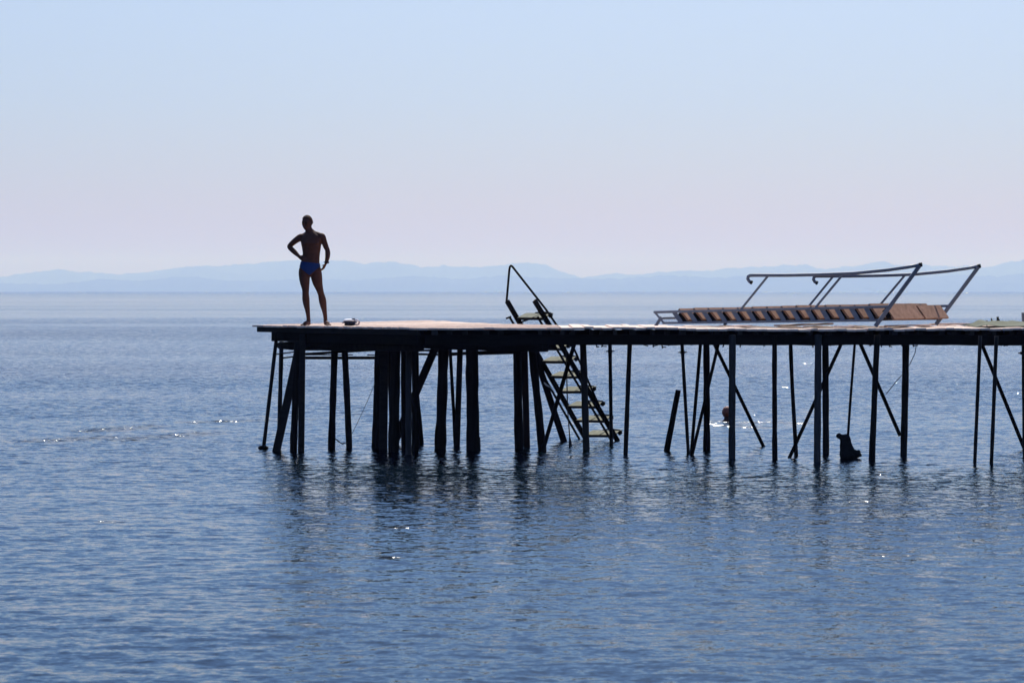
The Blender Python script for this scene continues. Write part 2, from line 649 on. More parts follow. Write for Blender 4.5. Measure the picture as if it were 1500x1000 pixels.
while x < XEND:
    wd = rnd.uniform(.11, .19)
    f0 = 37.92 + rnd.uniform(-.05, .04) + (rnd.uniform(.05, .16) if rnd.random() < .1 else 0)
    b0 = 41.0 + rnd.uniform(-.06, .08)
    zt = DZ + rnd.uniform(-.011, .008) + .010 * math.sin(x * 1.1) - .012 * max(0, min(1, (x - 1) / 5))
    tilt = rnd.uniform(-.006, .006)
    dk.bar((x + wd / 2, f0, zt - .016 + tilt), (x + wd / 2, b0, zt - .016 - tilt), wd - .008, .032, bev=.004, seg=3, jit=.002)
    x += wd
dk.build('deck', M['deck'], pier)

# longitudinal beams, joists
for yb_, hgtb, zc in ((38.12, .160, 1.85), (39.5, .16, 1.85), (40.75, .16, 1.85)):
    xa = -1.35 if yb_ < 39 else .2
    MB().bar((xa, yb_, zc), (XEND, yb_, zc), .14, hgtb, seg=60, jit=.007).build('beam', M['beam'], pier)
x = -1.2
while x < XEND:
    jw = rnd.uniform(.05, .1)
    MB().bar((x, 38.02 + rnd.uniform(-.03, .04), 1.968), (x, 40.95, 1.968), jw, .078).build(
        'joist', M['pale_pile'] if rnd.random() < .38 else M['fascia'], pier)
    x += rnd.uniform(.15, .36)
MB().bar((-1.3, 38.45, 1.962), (XEND, 38.45, 1.962), .03, .078, seg=20, jit=.003).build('beam', M['beam'], pier)


def on(p2, z):
    return Vector((p2.x, p2.y, z))


ins = vv * .06
MB().bar(on(Lc + uu * .09 + ins, 1.968), on(Fc + uu * .02 + ins, 1.968), .05, .085, seg=6, jit=.003).build('fascia_board', M['fascia'], pier)
MB().bar(on(Lc + uu * .42 + vv * .2, 1.85), on(Fc + vv * .16 - uu * .05, 1.85), .16, .145, seg=6, jit=.003).build('beam', M['beam'], pier)
MB().bar(on(Lc + uu * .40 + vv * .13, 1.85), on(Lc + uu * .50 + vv * .13, 1.85), .05, .15).build('beam', M['fascia'], pier)
a_, b_ = on(Lc + uu * .36 + vv * .30, 1.70), on(Fc + vv * .3 - uu * .2, 1.735)
pts = [a_.lerp(b_, t / 10) for t in range(11)]
MB().tube(pts, [.055, .078, .08, .08, .078, .075, .075, .07, .07, .07, .065], 12, jit=.06).build('log_beam', M['pile'], pier, smooth=True)
# beams under the platform
for t in (.9, 2.0, 3.1, 4.2):
    a2 = Lc + uu * min(t, 4.0) + vv * .3
    q = clip([a2, a2 + uu * .1, a2 + uu * .1 + vv * 8, a2 + vv * 8], POLY)
    far_ = max(((p - a2).dot(vv) for p in q), default=3)
    MB().bar(on(a2, 1.90), on(a2 + vv * (far_ - .1), 1.90), .1, .17).build('joist', M['beam'], pier)
for d in (1.5, 3.0, 4.3):
    a2 = Lc + vv * d - uu * 3
    q = clip([a2, a2 + uu * 12, a2 + uu * 12 + vv * .1, a2 + vv * .1], POLY)
    ts = [(p - a2).dot(uu) for p in q]
    MB().bar(on(a2 + uu * (min(ts) + .12), 1.74), on(a2 + uu * (max(ts) - .12), 1.74), .13, .14, seg=6, jit=.005).build('beam', M['beam'], pier)
# edge boards along the two rear sides of the platform
for a2, b2 in ((Lc, Bc), (Bc, Rc)):
    d2 = (b2 - a2).normalized()
    nn = Vector((-d2.y, d2.x)) * -1
    c2 = (Lc + Fc + Rc + Bc) / 4
    if (c2 - a2).dot(nn) < 0:
        nn = -nn
    MB().bar(on(a2 + d2 * .15 + nn * .1, 1.965), on(b2 - d2 * .15 + nn * .1, 1.965), .05, .085).build('fascia_board', M['beam'], pier)


def post(top, bot, wpx, mat='pile', name='pile', mid=None, ytop=None, ybot=None, under=.7, square=False, zmax=None):
    Y2 = ybot or Yb(bot[1])
    Y1 = ytop or Y2
    a2, b2 = P(*top, Y1), P(*bot, Y2)
    b2 = b2 + (b2 - a2) * (under / max(.4, (a2 - b2).length))
    r = wpx / F * Y2 / 2
    if zmax:
        a2 = a2 + (a2 - b2) * ((zmax - a2.z) / max(.1, (a2.z - b2.z)))
    pts = [a2]
    ks = 16
    if mid:
        mm = P(*mid, (Y1 + Y2) / 2)
        pts = [a2.lerp(mm, t / 4) for t in range(4)] + [mm.lerp(b2, t / 5) for t in range(6)]
    else:
        bend = Vector((rnd.uniform(-1, 1), rnd.uniform(-1, 1), 0)) * r * .12
        pts = [a2.lerp(b2, t / ks) + bend * math.sin(math.pi * t / ks) for t in range(ks + 1)]
    mb = MB()
    if square:
        mb.bar(a2, b2, 2 * r * .96, 2 * r * .8, up=(0, 1, 0), bev=.012, seg=6, jit=r * .03)
    else:
        crust = mat == 'pile'
        rad = [r * (1 + .045 * math.sin(t * 1.5 + a2.x * 7) + (rnd.uniform(.05, .16) if crust and p.z < .32 else 0)) for t, p in enumerate(pts)]
        mb.tube(pts, rad, 12, jit=.05 if crust else .025)
    return mb.build(name, M[mat], pier, smooth=not square)


ZT = 1.93
# --- under the platform
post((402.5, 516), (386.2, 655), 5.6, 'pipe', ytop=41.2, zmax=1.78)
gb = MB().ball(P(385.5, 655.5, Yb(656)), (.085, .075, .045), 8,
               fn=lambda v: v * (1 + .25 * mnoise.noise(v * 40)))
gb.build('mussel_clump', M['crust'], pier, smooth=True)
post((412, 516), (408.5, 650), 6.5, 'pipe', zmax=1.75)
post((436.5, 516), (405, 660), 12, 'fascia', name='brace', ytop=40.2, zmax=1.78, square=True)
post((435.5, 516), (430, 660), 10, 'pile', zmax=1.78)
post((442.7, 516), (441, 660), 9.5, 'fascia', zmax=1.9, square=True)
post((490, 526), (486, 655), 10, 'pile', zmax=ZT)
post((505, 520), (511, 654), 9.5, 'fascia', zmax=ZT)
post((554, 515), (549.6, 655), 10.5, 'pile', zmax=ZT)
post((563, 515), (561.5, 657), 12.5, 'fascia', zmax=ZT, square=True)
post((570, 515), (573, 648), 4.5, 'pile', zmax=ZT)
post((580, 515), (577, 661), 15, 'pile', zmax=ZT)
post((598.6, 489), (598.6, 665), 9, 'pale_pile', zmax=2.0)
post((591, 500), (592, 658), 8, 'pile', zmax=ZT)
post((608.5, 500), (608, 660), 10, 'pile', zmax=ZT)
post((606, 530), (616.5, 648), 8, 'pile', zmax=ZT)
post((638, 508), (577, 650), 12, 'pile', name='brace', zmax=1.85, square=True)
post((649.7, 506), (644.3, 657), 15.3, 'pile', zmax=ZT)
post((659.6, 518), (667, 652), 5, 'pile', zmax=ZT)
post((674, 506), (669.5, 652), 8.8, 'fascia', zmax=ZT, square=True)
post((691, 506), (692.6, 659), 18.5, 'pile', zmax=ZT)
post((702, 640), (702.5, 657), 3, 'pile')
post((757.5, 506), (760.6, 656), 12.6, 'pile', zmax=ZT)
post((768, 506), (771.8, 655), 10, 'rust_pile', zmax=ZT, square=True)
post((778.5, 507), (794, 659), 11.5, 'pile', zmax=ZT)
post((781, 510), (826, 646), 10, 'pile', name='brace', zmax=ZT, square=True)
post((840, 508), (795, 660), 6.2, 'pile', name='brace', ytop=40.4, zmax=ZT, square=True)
post((854, 505), (858.7, 659), 10, 'pale_pile', zmax=ZT)
# --- under the walkway
for t, b2, wp, mt in (((893.5, 505), (895.5, 653), 5.4, 'pipe'), ((922.5, 505), (916.6, 664), 6.8, 'pipe'),
                      ((999.2, 505), (1008.3, 663), 5, 'pipe'), ((1034.5, 504), (1035, 659), 9.5, 'pile'),
                      ((1073, 489), (1072.4, 672), 10, 'pale_pile'), ((1134.7, 505), (1135.4, 673), 7.2, 'pile'),
                      ((1198.7, 489), (1197, 677), 10.2, 'pale_pile'), ((1209, 505), (1209.7, 664), 9.4, 'fascia'),
                      ((1284.5, 505), (1277.4, 675), 8.6, 'pile'), ((1327, 504), (1323.4, 666), 10, 'fascia'),
                      ((1435.3, 507), (1428, 679), 5.2, 'pipe'), ((1459, 507), (1452, 680), 5.6, 'pipe'),
                      ((1499.5, 507), (1501, 668), 6, 'pipe'), ((1570, 507), (1568, 676), 10, 'pile'), ((1660, 507), (1664, 668), 8, 'pile'),
                      ((1720, 507), (1716, 680), 9, 'pile')):
    yb0 = min(max(Yb(b2[1]), 38.0), 40.8)
    post(t, b2, wp, mt, zmax=ZT, ytop=(38.02 if mt == 'pale_pile' else None))
post((1158, 505), (1166.6, 667), 5.6, 'pile', mid=(1160.6, 568), zmax=None)
for t, b2, wp in (((1026, 505), (1012.4, 666), 5), ((1051.5, 507), (1013.7, 667), 4.8), ((1047, 505), (1118.6, 654), 5.2),
                  ((1231.7, 505), (1156, 671), 5.2), ((1261, 505), (1318.5, 638), 5.4), ((1439.5, 507), (1501, 658), 5.4)):
    post(t, b2, wp, 'pile', name='brace', zmax=ZT, ybot=(39.5 if b2[1] == 638 else None), under=(0 if b2[1] == 638 else .7), square=True)
post((1252, 505), (1242, 640), 3.8, 'pile', name='brace', mid=(1247, 568), ybot=38.3, under=.1)
# pin collars near the tops of the thin props
for px, py, Y in ((893.7, 514.5, 41.4), (1000, 516, 39.7), (1498, 517, 38.6)):
    MB().bar(P(px - 6.5, py, Y), P(px + 6.5, py - .4, Y), .02, .018).tube([P(px, py + 2, Y), P(px, py - 2, Y)], .04, 10).build('collar', M['pipe'], pier)
# horizontal ties below the platform
for a2, b2, wp, Y1, Y2 in (((446, 524), (553, 524), 4.4, 42.5, 42.5), ((412, 524.5), (436, 521.5), 2, 41.2, 40.6), ((404, 519), (440, 514), 1.6, 41, 40.5),
                           ((446, 518.5), (552, 512), 3.5, 40.9, 39.8), ((446, 519.5), (517, 519.5), 1.6, 43, 43),
                           ((538, 519.8), (554, 519.8), 1.6, 43, 43), ((610, 513.5), (644, 512.5), 3, 42.4, 42.4),
                           ((610, 518.5), (650, 519.5), 3, 41.8, 41.8), ((655, 519), (688, 517), 5, 41.9, 41.9), ((697, 517), (754, 515.3), 6.2, 41.9, 41.9)):
    MB().bar(P(*a2, Y1), P(*b2, Y2), .05, wp / F * Y1, bev=.004).build('tie_beam', M['pile'], pier)
# splinters and rusty bolts below the beams
for px in [703, 716, 728, 741, 873, 883, 946, 957, 969, 978, 1013, 1061, 1085, 1119, 1190, 1217, 1276, 1291, 1302, 1323, 1337, 1443, 1467, 1473]:
    a2 = P(px, 503, 38.15)
    b2 = a2 + Vector((rnd.uniform(-.03, .03), 0, -rnd.uniform(.03, .08)))
    hb = MB().bar(a2, b2, .02, rnd.uniform(.012, .03), up=(0, 1, 0), bev=.003)
    if rnd.random() < .5:
        c2 = a2.lerp(b2, .7)
        hb.bar(c2 - Vector((.01, 0, 0)), c2 + Vector((rnd.uniform(.03, .08), 0, rnd.uniform(-.02, .02))), .02, .016, bev=.002)
    hb.build('splinter', M['beam'], pier)

# ------------------------------------------------------------------ broken pile, stump, ropes
mb = MB()
a2, b2 = P(993.5, 571, Yb(660)), P(976.6, 660, Yb(660))
mb.tube([a2.lerp(b2, t / 8) for t in range(9)] + [b2 + (b2 - a2) * .6], [.043 + .001 * t for t in range(10)], 12, jit=.05)
tag(mb.build('broken_pile', M['pile'], smooth=True, origin=b2), 'short broken pile stub leaning alone in the water, cut off below the pier', 'pile')

Ys = 38.2
prof = [(672, 1230.8, 1251), (668, 1230.5, 1262), (664, 1230.4, 1261.5), (660.5, 1230.3, 1258), (657.5, 1230.3, 1252), (653, 1230.5, 1249), (648, 1230.8, 1247), (643, 1231, 1246.2), (639, 1231.5, 1245.3), (636.3, 1234, 1243.5)]
mb = MB()
base = P(1240, 676, Ys)
rings = []
for py, xa, xb in [(690, 1232, 1252)] + prof:
    cx = (xa + xb) / 2
    p = P(cx, py, Ys)
    rings.append((p, (xb - xa) / 2 / F * Ys, min(.12, (xb - xa) / 2 / F * Ys * .9)))
mb.loft(rings, 22)
mb.tube([P(1236, 643, Ys), P(1232, 640, Ys), P(1228.5, 637.8, Ys)], [.045, .042, .036], 10)
mb.ball(P(1229, 638.3, Ys), .042, 8)
mb.tube([P(1254, 662, Ys), P(1258, 660.2, Ys), P(1260.5, 661.5, Ys)], [.03, .022, .006], 8)
mb.v = [tuple(Vector(v) + Vector((mnoise.noise(Vector(v) * 23), mnoise.noise(Vector(v) * 23 + Vector((9, 9, 9))), mnoise.noise(Vector(v) * 23 + Vector((3, 7, 1))))) * .014) for v in mb.v]
tag(mb.build('tree_stump', M['crust'], smooth=True, origin=base), 'black mussel-crusted stump rising from the water on the end of a hanging pole', 'stump')


def line_obj(name, pts, r, mat, label, cat, n_=6):
    mb = MB().tube(pts, r, n_)
    return tag(mb.build(name, M[mat], smooth=True, origin=pts[0]), label, cat)


a2, b2 = P(549.5, 560, 41.0), P(515, 636, 41.0)
line_obj('fishing_line', [a2.lerp(b2, t / 8) + Vector((0, 0, -.03 * math.sin(math.pi * t / 8))) for t in range(9)], .004, 'rope', 'thin taut line slanting between two piles under the platform where the man stands', 'line')
mb = MB()
cp = [P(491, 642, 41.2), P(495, 645.5, 41.2), P(499, 648.5, 41.2), P(502, 649.8, 41.2), P(505, 648.2, 41.2), P(509, 648.3, 41.1)]
mb.tube(cp, [.008, .011, .008, .014, .009, .008], 7)
tag(mb.build('chain', M['rope'], smooth=True, origin=cp[0]), 'short slack chain hanging low between two piles near the water', 'chain')
cp = [P(1342.5, 505, 39.2), P(1340, 518, 39.2), P(1333, 533, 39.2), P(1325, 545, 39.2), P(1314, 557, 39.1), P(1298, 577, 39)]
line_obj('rope', cp, .006, 'rope', 'thin frayed rope slung from the walkway beam past a pile to a slanting brace', 'rope')
f_ = thing('hanging_fender', 'slim dark fender hanging on a rope beside the ladder just above the water', 'fender', P(835.6, 660, 41.2))
f_pts = [P(829, 507, 40.6), P(830.5, 563, 40.8), P(831.5, 600, 41), P(834.5, 640, 41.2)]
MB().tube(f_pts, .010, 6).build('rope', M['rope'], f_, smooth=True)
fb = [P(834.5, 640, 41.2), P(835, 645, 41.2), P(835.5, 652, 41.2), P(836, 658, 41.2), P(836, 661, 41.2)]
MB().tube(fb, [.012, .02, .029, .033, .02], 10).build('float', M['black'], f_, smooth=True)
mb = MB().tube([P(797, 560, 41.5), P(800, 563.5, 41.5), P(806, 567, 41.5), P(812, 573, 41.6)], [.01, .016, .008, .003], 6)
tag(mb.build('knotted_cord', M['white'], smooth=True, origin=P(797, 560, 41.5)), 'scrap of pale knotted cord caught on the ladder side above the water', 'cord')

# ------------------------------------------------------------------ boarding ladder behind the deck
lt, lb = P(743, 441, 42.35), P(860, 646, 43.4)
rt, rb = P(783, 440, 41.75), P(906.5, 648, 42.75)
lad = thing('ladder', 'dark wooden boarding ladder with mossy treads going down into the water behind the deck', 'ladder', (lb.x, lb.y, 0))
ext = lambda a2, b2: b2 + (b2 - a2) * .12
wdir = (rt - lt)
wdir.z = 0
wdir.normalize()
run = Vector((-wdir.y, wdir.x, 0))
if run.y < 0:
    run = -run
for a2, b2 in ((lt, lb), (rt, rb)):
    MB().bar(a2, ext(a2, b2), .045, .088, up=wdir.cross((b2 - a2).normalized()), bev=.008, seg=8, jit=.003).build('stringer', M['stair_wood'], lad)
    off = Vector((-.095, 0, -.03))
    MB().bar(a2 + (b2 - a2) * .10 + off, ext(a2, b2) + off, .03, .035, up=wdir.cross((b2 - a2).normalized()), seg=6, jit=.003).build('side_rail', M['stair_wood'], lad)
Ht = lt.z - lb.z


def lad_pt(py, left):
    a2, b2 = (lt, lb) if left else (rt, rb)
    y0, y1 = (441, 646) if left else (440, 648)
    return a2.lerp(b2, (py - y0) / (y1 - y0))


for py in (464, 487, 508, 527, 549, 571, 593, 614, 636, 656):
    a2, b2 = lad_pt(py, True), lad_pt(py + .5, False)
    tilt_ = Vector((0, 0, .075))
    dep = run * .20 + tilt_
    tn = wdir.cross(dep).normalized()
    if tn.z < 0:
        tn = -tn
    mb = MB()
    gap = .56 + rnd.uniform(-.04, .04)
    for s0, s1 in ((.03, gap - .025), (gap + .025, .97)):
        p0, p1 = a2.lerp(b2, s0), a2.lerp(b2, s1)
        q0, q1 = p0 + dep, p1 + dep
        dn = -tn * .022
        j = Vector((0, 0, rnd.uniform(-.006, .006)))
        vs = [p0 + j, p1, q1 + j, q0, p0 + dn + j, p1 + dn, q1 + dn + j, q0 + dn]
        mb.add(vs, [(0, 1, 2, 3), (7, 6, 5, 4), (0, 4, 5, 1), (1, 5, 6, 2), (2, 6, 7, 3), (3, 7, 4, 0)])
    t_ = mb.build('tread', M['tread'], lad)
    lip = MB().bar(a2 + Vector((0, 0, -.025)), b2 + Vector((0, 0, -.025)), .03, .04, seg=3, jit=.003)
    mid_ = a2.lerp(b2, .35) + dep
    lip.tube([mid_ + tn * .004, mid_.lerp(b2 + dep, .4) + tn * .02, b2.lerp(a2, .1) + dep + tn * .006], [.008, .014, .008], 6)
    lip.build('tread_bracket', M['stair_wood'], t_)
    if py > 455:
        c0 = b2 + run * .1
        MB().bar(c0 + wdir * .01 + Vector((0, 0, .02)), c0 + wdir * .06 + Vector((0, 0, .05)), .05, .06).build('cleat', M['stair_wood'], lad)
mb = MB().bar(P(762, 472, 42.5), P(782, 465, 42.1), .025, .025)
mb.build('tie_bar', M['stair_wood'], lad)
hp = [P(741.8, 444, 42.3), P(743.5, 425, 42.28), P(746, 396, 42.25), P(746.8, 391, 42.2), P(748.4, 389.2, 42.15), P(750.5, 390.3, 42.1), P(758, 400, 42.05), P(780, 428, 41.9), P(800, 453.5, 41.8), P(816, 477, 41.85), P(842, 513, 42), P(862, 559, 42.3), P(882, 604, 42.5), P(889, 619, 42.6)]
MB().tube(hp, .019, 8).build('handrail', M['stair_wood'], lad, smooth=True)
MB().bar(P(795, 456.5, 41.9), P(801, 459, 41.8), .03, .03).build('handrail_bracket', M['stair_wood'], lad)
MB().bar(P(741, 466.5, 42.3), P(749, 463.5, 42.3), .03, .03).build('tie_bar', M['stair_wood'], lad)

# ------------------------------------------------------------------ steel gangway stair lying on the deck
wv = Vector((1.31, 2.1, 0))
Yn = lambda px: 40.0 - 1.6 * (px - 960) / 340


def G(px, py, far_=0):
    return P(px, py, Yn(px)) + wv * far_


gw = thing('gangway', 'grey steel gangway stair with pine treads lying on its back on the deck', 'gangway', (4.2, 40.0, DZ))
wn = wv.normalized()
for fr in (0, 1):
    sf = MB()
    up_ = (0, 0, 1)
    sf.bar(G(958, 457.2, fr), G(1306, 449, fr), .045, .042, seg=4)
    sf.bar(G(971, 473, fr), G(1292, 469, fr), .045, .036, seg=4)
    sf.bar(G(959, 457, fr), G(973, 473.5, fr), .04, .03)
    for k in range(14):
        x = 992 + 21.6 * k
        ty = 457 - (x - 958) * .0236
        by = 473 - (x - 971) * .0125
        sf.bar(G(x - 4.5, ty + 1, fr), G(x + 5.5, by - 1, fr), .018, .07, up=(1, 0, 1), bev=.002)
    sf.build('side_frame', M['metal'], gw)
    MB().bar(G(969, 464, fr), G(959.5, 478.6, fr), .05, .05, up=(0, 1, 0)).build('foot', M['metal'], gw)
    MB().bar(G(1347.5, 388.5, fr), G(1282.5, 477.4, fr), .06, .062, up=(0, 1, 0)).build('end_post', M['metal'], gw)
    MB().bar(G(1125, 404, fr), G(1085, 453.5, fr), .035, .038, up=(0, 1, 0)).build('rail_post', M['metal'], gw)
    MB().bar(G(1235.5, 401, fr), G(1194, 451, fr), .035, .038, up=(0, 1, 0)).build('rail_post', M['metal'], gw)
    rp_ = [(1100.3, 413.3), (1097.5, 412), (1095.4, 408.5), (1096, 405), (1099, 403.4), (1104, 403.2), (1150, 403.2), (1200, 402.2), (1250, 400.4), (1300, 395.5), (1330, 391.2), (1349, 387.6)]
    hr = MB().tube([G(a2, b2, fr) for a2, b2 in rp_], .027, 10).build('handrail', M['metal'], gw, smooth=True)
    MB().tube([G(1099.6, 413.1, fr), G(1101.6, 414, fr)], .033, 10).build('end_cap', M['black'], hr, smooth=True)
    MB().tube([G(1346.5, 388.1, fr), G(1350.5, 387.3, fr)], .034, 10).build('end_cap', M['black'], hr, smooth=True)
for k in range(15):
    x = 998.5 + 21.4 * k + (2 if k == 14 else 0)
    ty = 455.2 - (x - 958) * .0236
    by = 472 - (x - 971) * .0135
    a2, b2 = G(x - 7, ty - 0.8), G(x + 6.5, by - 2.0)
    d = (b2 - a2)
    nn = d.cross(wn).normalized()
    th = nn * .034
    j0, j1 = rnd.uniform(-.008, .008), rnd.uniform(-.008, .008)
    if k == 14:
        j0, j1 = -.035, -.035
    mb = MB()
    halves = ((.015, .5), (.53, .925)) if k in (14,) else ((.015, .95),)
    for s0, s1 in halves:
        z0, z1 = Vector((0, 0, j0)), Vector((0, 0, j1))
        p = [a2 + wv * s0 + z0, b2 + wv * s0 + z0, b2 + wv * s1 + z1, a2 + wv * s1 + z1]
        vs = p + [q + th for q in p]
        mb.add(vs, [(0, 1, 2, 3), (7, 6, 5, 4), (0, 4, 5, 1), (1, 5, 6, 2), (2, 6, 7, 3), (3, 7, 4, 0)])
    t_ = mb.build('tread', M['plank'], gw)
    c0, c1 = a2.lerp(b2, .55) - nn * .041 + wv * .012, a2.lerp(b2, .55) - nn * .041 + wv * .9
    MB().bar(c0, c1, .15, .078, up=nn, bev=.004).build('tread_shade', M['stair_wood'], t_)  # near-black bar added under the tread to stand for the shade there
MB().bar(G(1290, 467, .02), G(1290, 467, .98), .03, .05).build('cross_bar', M['rust_pile'], gw)
MB().bar(G(968, 466, .02), G(968, 466, .98), .03, .04).build('cross_bar', M['metal'], gw)


# ------------------------------------------------------------------ loose boards on the deck
def board(name, px0, px1, Y0_, Y1_, wd, th, lift, label):
    a2 = Vector(((px0 - 750) / F * Y0_, Y0_, DZ + .006 + th / 2))
    b2 = Vector(((px1 - 750) / F * Y1_, Y1_, DZ + .006 + th / 2 + lift))
    mb = MB().bar(a2, b2, wd, th, seg=4, jit=.004, bev=.003)
    tag(mb.build(name, M['deck'], origin=a2), label, 'board', 'loose boards on the deck')


board('loose_board', 1072, 1098, 38.4, 38.7, .11, .022, .01, 'splintered board end lying on the deck under the low end of the gangway')
board('loose_board', 1138, 1216, 39.3, 39.9, .16, .025, .02, 'long loose board lying on the deck below the middle of the gangway')
board('loose_board', 1224, 1249, 38.3, 38.4, .10, .022, 0, 'short dark loose board near the deck edge left of the gangway end post')
board('loose_board', 1298, 1362, 39.0, 39.3, .13, .02, .01, 'loose board lying on the deck between the two gangway end posts')
board('loose_board', 1362, 1439, 40.7, 40.75, .10, .03, 0, 'raised board along the far deck edge between gangway and olive canvas')

# ------------------------------------------------------------------ canvas, bottles and bucket at the right edge
mb = MB()
nxg, nyg = 46, 18
vs = []
for j in range(nyg):
    for i in range(nxg):
        s, t = i / (nxg - 1), j / (nyg - 1)
        x = 7.30 + s * 1.75 + .12 * (t - .5) * math.sin(3 * s)
        y = 38.55 + t * 1.5
        q = Vector((x * 1.7, y * 1.9, 4))
        z = .03 + .05 * max(0, mnoise.fractal(q, .7, 2.2, 3) + .25) + .03 * t
        e = min(s / .10, (1 - s) / .1, (1 - t) / .15, 1)
        z *= max(.15, e)
        if t < .25:
            z = z * (.25 + t * 2.4) + .02 * max(0, math.sin(s * 14)) * (1 - 4 * t)
        vs.append((x, y, DZ + .008 + z))
fs = [(j * nxg + i, j * nxg + i + 1, (j + 1) * nxg + i + 1, (j + 1) * nxg + i) for j in range(nyg - 1) for i in range(nxg - 1)]
mb.add(vs, fs)
tp = mb.build('canvas_sheet', M['tarp'], smooth=True, origin=(8.1, 39.3, DZ))
sm = tp.modifiers.new('thick', 'SOLIDIFY')
sm.thickness = .006
tag(tp, 'crumpled olive green canvas sheet lying on the deck at the right edge', 'canvas sheet')
tz = P(1450, 470.5, 39.2)


def bottle(px, py, Y, r, lean, label, cap):
    top = P(px, py, Y)
    base = Vector((top.x - lean, Y, DZ + .012))
    pts = [base.lerp(top, t) for t in (0, .08, .5, .62, .78, .92, 1.0)]
    b_ = thing('dark_bottle', label, 'bottle', tuple(base), 'dark bottles by the canvas')
    MB().tube(pts[:6], [r * .9, r, r, r * .95, r * .62, r * .5], 14).build('glass', M['black'], b_, smooth=True)
    MB().tube([pts[5], pts[6]], r * cap, 12).build('cap', M['black'], b_)


bottle(1446.5, 470.0, 39.9, .028, .03, 'lowest dark bottle, at the left corner of the olive canvas', 1.0)
bottle(1452, 466.0, 40.12, .018, -.03, 'thinnest of the dark bottle necks poking up behind the olive canvas', .62)
bottle(1461.3, 464.0, 40.12, .030, -.02, 'fat dark bottle top poking up behind the middle of the olive canvas', .75)
bk = thing('bucket', 'grey plastic bucket with a red lid at the right edge of the deck', 'bucket', (8.42, 40.2, DZ))
bx = 8.42
MB().tube([(bx, 40.2, DZ + .0), (bx, 40.2, DZ + .1), (bx, 40.2, DZ + .215)], [.075, .08, .087], 18).build('body', M['bucket'], bk, smooth=False)
MB().tube([(bx + .02, 40.2, DZ + .215), (bx + .02, 40.2, DZ + .235), (bx + .02, 40.2, DZ + .243)], [.062, .062, .05], 18).build('lid', M['red'], bk)

# ------------------------------------------------------------------ clothes bundle
cb = thing('clothes_bundle', 'bundle of folded white and navy clothes beside the standing man', 'clothes', P(513, 478.5, 39.7))
YB = 39.6
c0 = Vector(((512.5 - 750) / F * YB, YB, DZ + .012))


def cloth(cx, cz, rx, ry, rz, seed, amp_=.18):
    def fn(v):
        k = 1 + amp_ * mnoise.fractal(Vector((v.x * 18, v.y * 18, v.z * 30 + seed)), .7, 2, 3)
        return Vector((math.copysign(abs(v.x / rx) ** .75, v.x) * rx * k, v.y * k, v.z * k))
    return MB().ball(c0 + Vector((cx, 0, cz)), (rx, ry, rz), 14, fn=fn)


cloth(.005, .018, .095, .10, .022, 1).build('dark_garment', M['black'], cb, smooth=True)
cloth(0, .050, .105, .10, .026, 2, .25).build('navy_garment', M['navy'], cb, smooth=True)
cloth(-.01, .088, .098, .10, .022, 3, .3).build('white_garment', M['white'], cb, smooth=True)
cloth(.06, .108, .03, .05, .013, 5, .3).build('navy_garment', M['navy'], cb, smooth=True)
th = [c0 + Vector((.11 + .045 * math.cos(a), -.02, .05 + .035 * math.sin(a))) for a in [math.pi * 2 * k / 16 for k in range(17)]]
MB().tube(th, .013, 8).build('strap', M['mauve'], cb, smooth=True)
MB().tube([c0 + Vector((.08, -.02, .095)), c0 + Vector((.12, -.03, .088)), c0 + Vector((.145, -.02, .07))], [.02, .02, .012], 8).build('sleeve', M['white'], cb, smooth=True)
MB().tube([c0 + Vector((-.09, -.03, .06)), c0 + Vector((-.12, -.04, .05)), c0 + Vector((-.085, -.04, .04))], [.012, .01, .006], 8).build('sleeve', M['mauve'], cb, smooth=True)


# ------------------------------------------------------------------ people
def head(mb, c, fdir, k=1.0):
    """a head with brow, nose, jaw, ears; c = centre at half height, fdir = facing"""
    f = Vector(fdir).normalized()
    s = Vector((0, 0, 1)).cross(f).normalized()
    c = Vector(c)

    def L2(a, b_, z):                       # a sideways, b forward
        return c + (s * a + f * b_) * k + Vector((0, 0, z * k))

    def fn(v):
        # v: x side, y forward (neg), z
        x, y, z = v.x, v.y, v.z
        if z < 0:                            # jaw narrows, chin comes forward
            t = min(1, -z / .125)
            x *= 1 - .30 * t ** 1.3
            if y < 0:
                y = y * (1 - .12 * t) - .006 * t
            else:
                y *= 1 - .45 * t
        if y < 0:
            y *= .94
            if abs(z - .0) < .022 and .015 < abs(x) < .045 and y < -.05:
                y += .010
            if abs(z - .022) < .012 and y < -.06:
                y -= .004
            if abs(z + .062) < .007 and abs(x) < .026 and y < -.05:
                y += .004
        p = s * x + f * (-y) + Vector((0, 0, z))
        return p * k
    mb.ball(c, (.080, .098, .125), 20, fn=lambda v: fn(v))
    mb.tube([L2(0, .088, .012), L2(0, .100, -.010), L2(0, .112, -.032), L2(0, .094, -.042)], [.009 * k, .012 * k, .016 * k, .010 * k], 8)
    for sg in (-1, 1):
        e = [L2(sg * .072, -.004, .022), L2(sg * .083, -.012, .018), L2(sg * .085, -.012, -.006), L2(sg * .074, -.002, -.032)]
        mb.tube(e, [.009 * k, .013 * k, .012 * k, .008 * k], 8)
    mb.tube([L2(-.022, .083, -.064), L2(0, .091, -.064), L2(.022, .083, -.064)], [.006 * k, .009 * k, .006 * k], 8)
    return L2


def finger(mb, base, d1, d2, ln, r=.0085):
    b0 = Vector(base)
    d1, d2 = Vector(d1).normalized(), Vector(d2).normalized()
    p1 = b0 + d1 * ln * .42
    dm = (d1 + d2).normalized()
    p2 = p1 + dm * ln * .32
    p3 = p2 + d2 * ln * .26
    mb.tube([b0 - d1 * .012, b0, p1, p2, p3], [r, r * 1.08, r, r * .92, r * .7], 8)


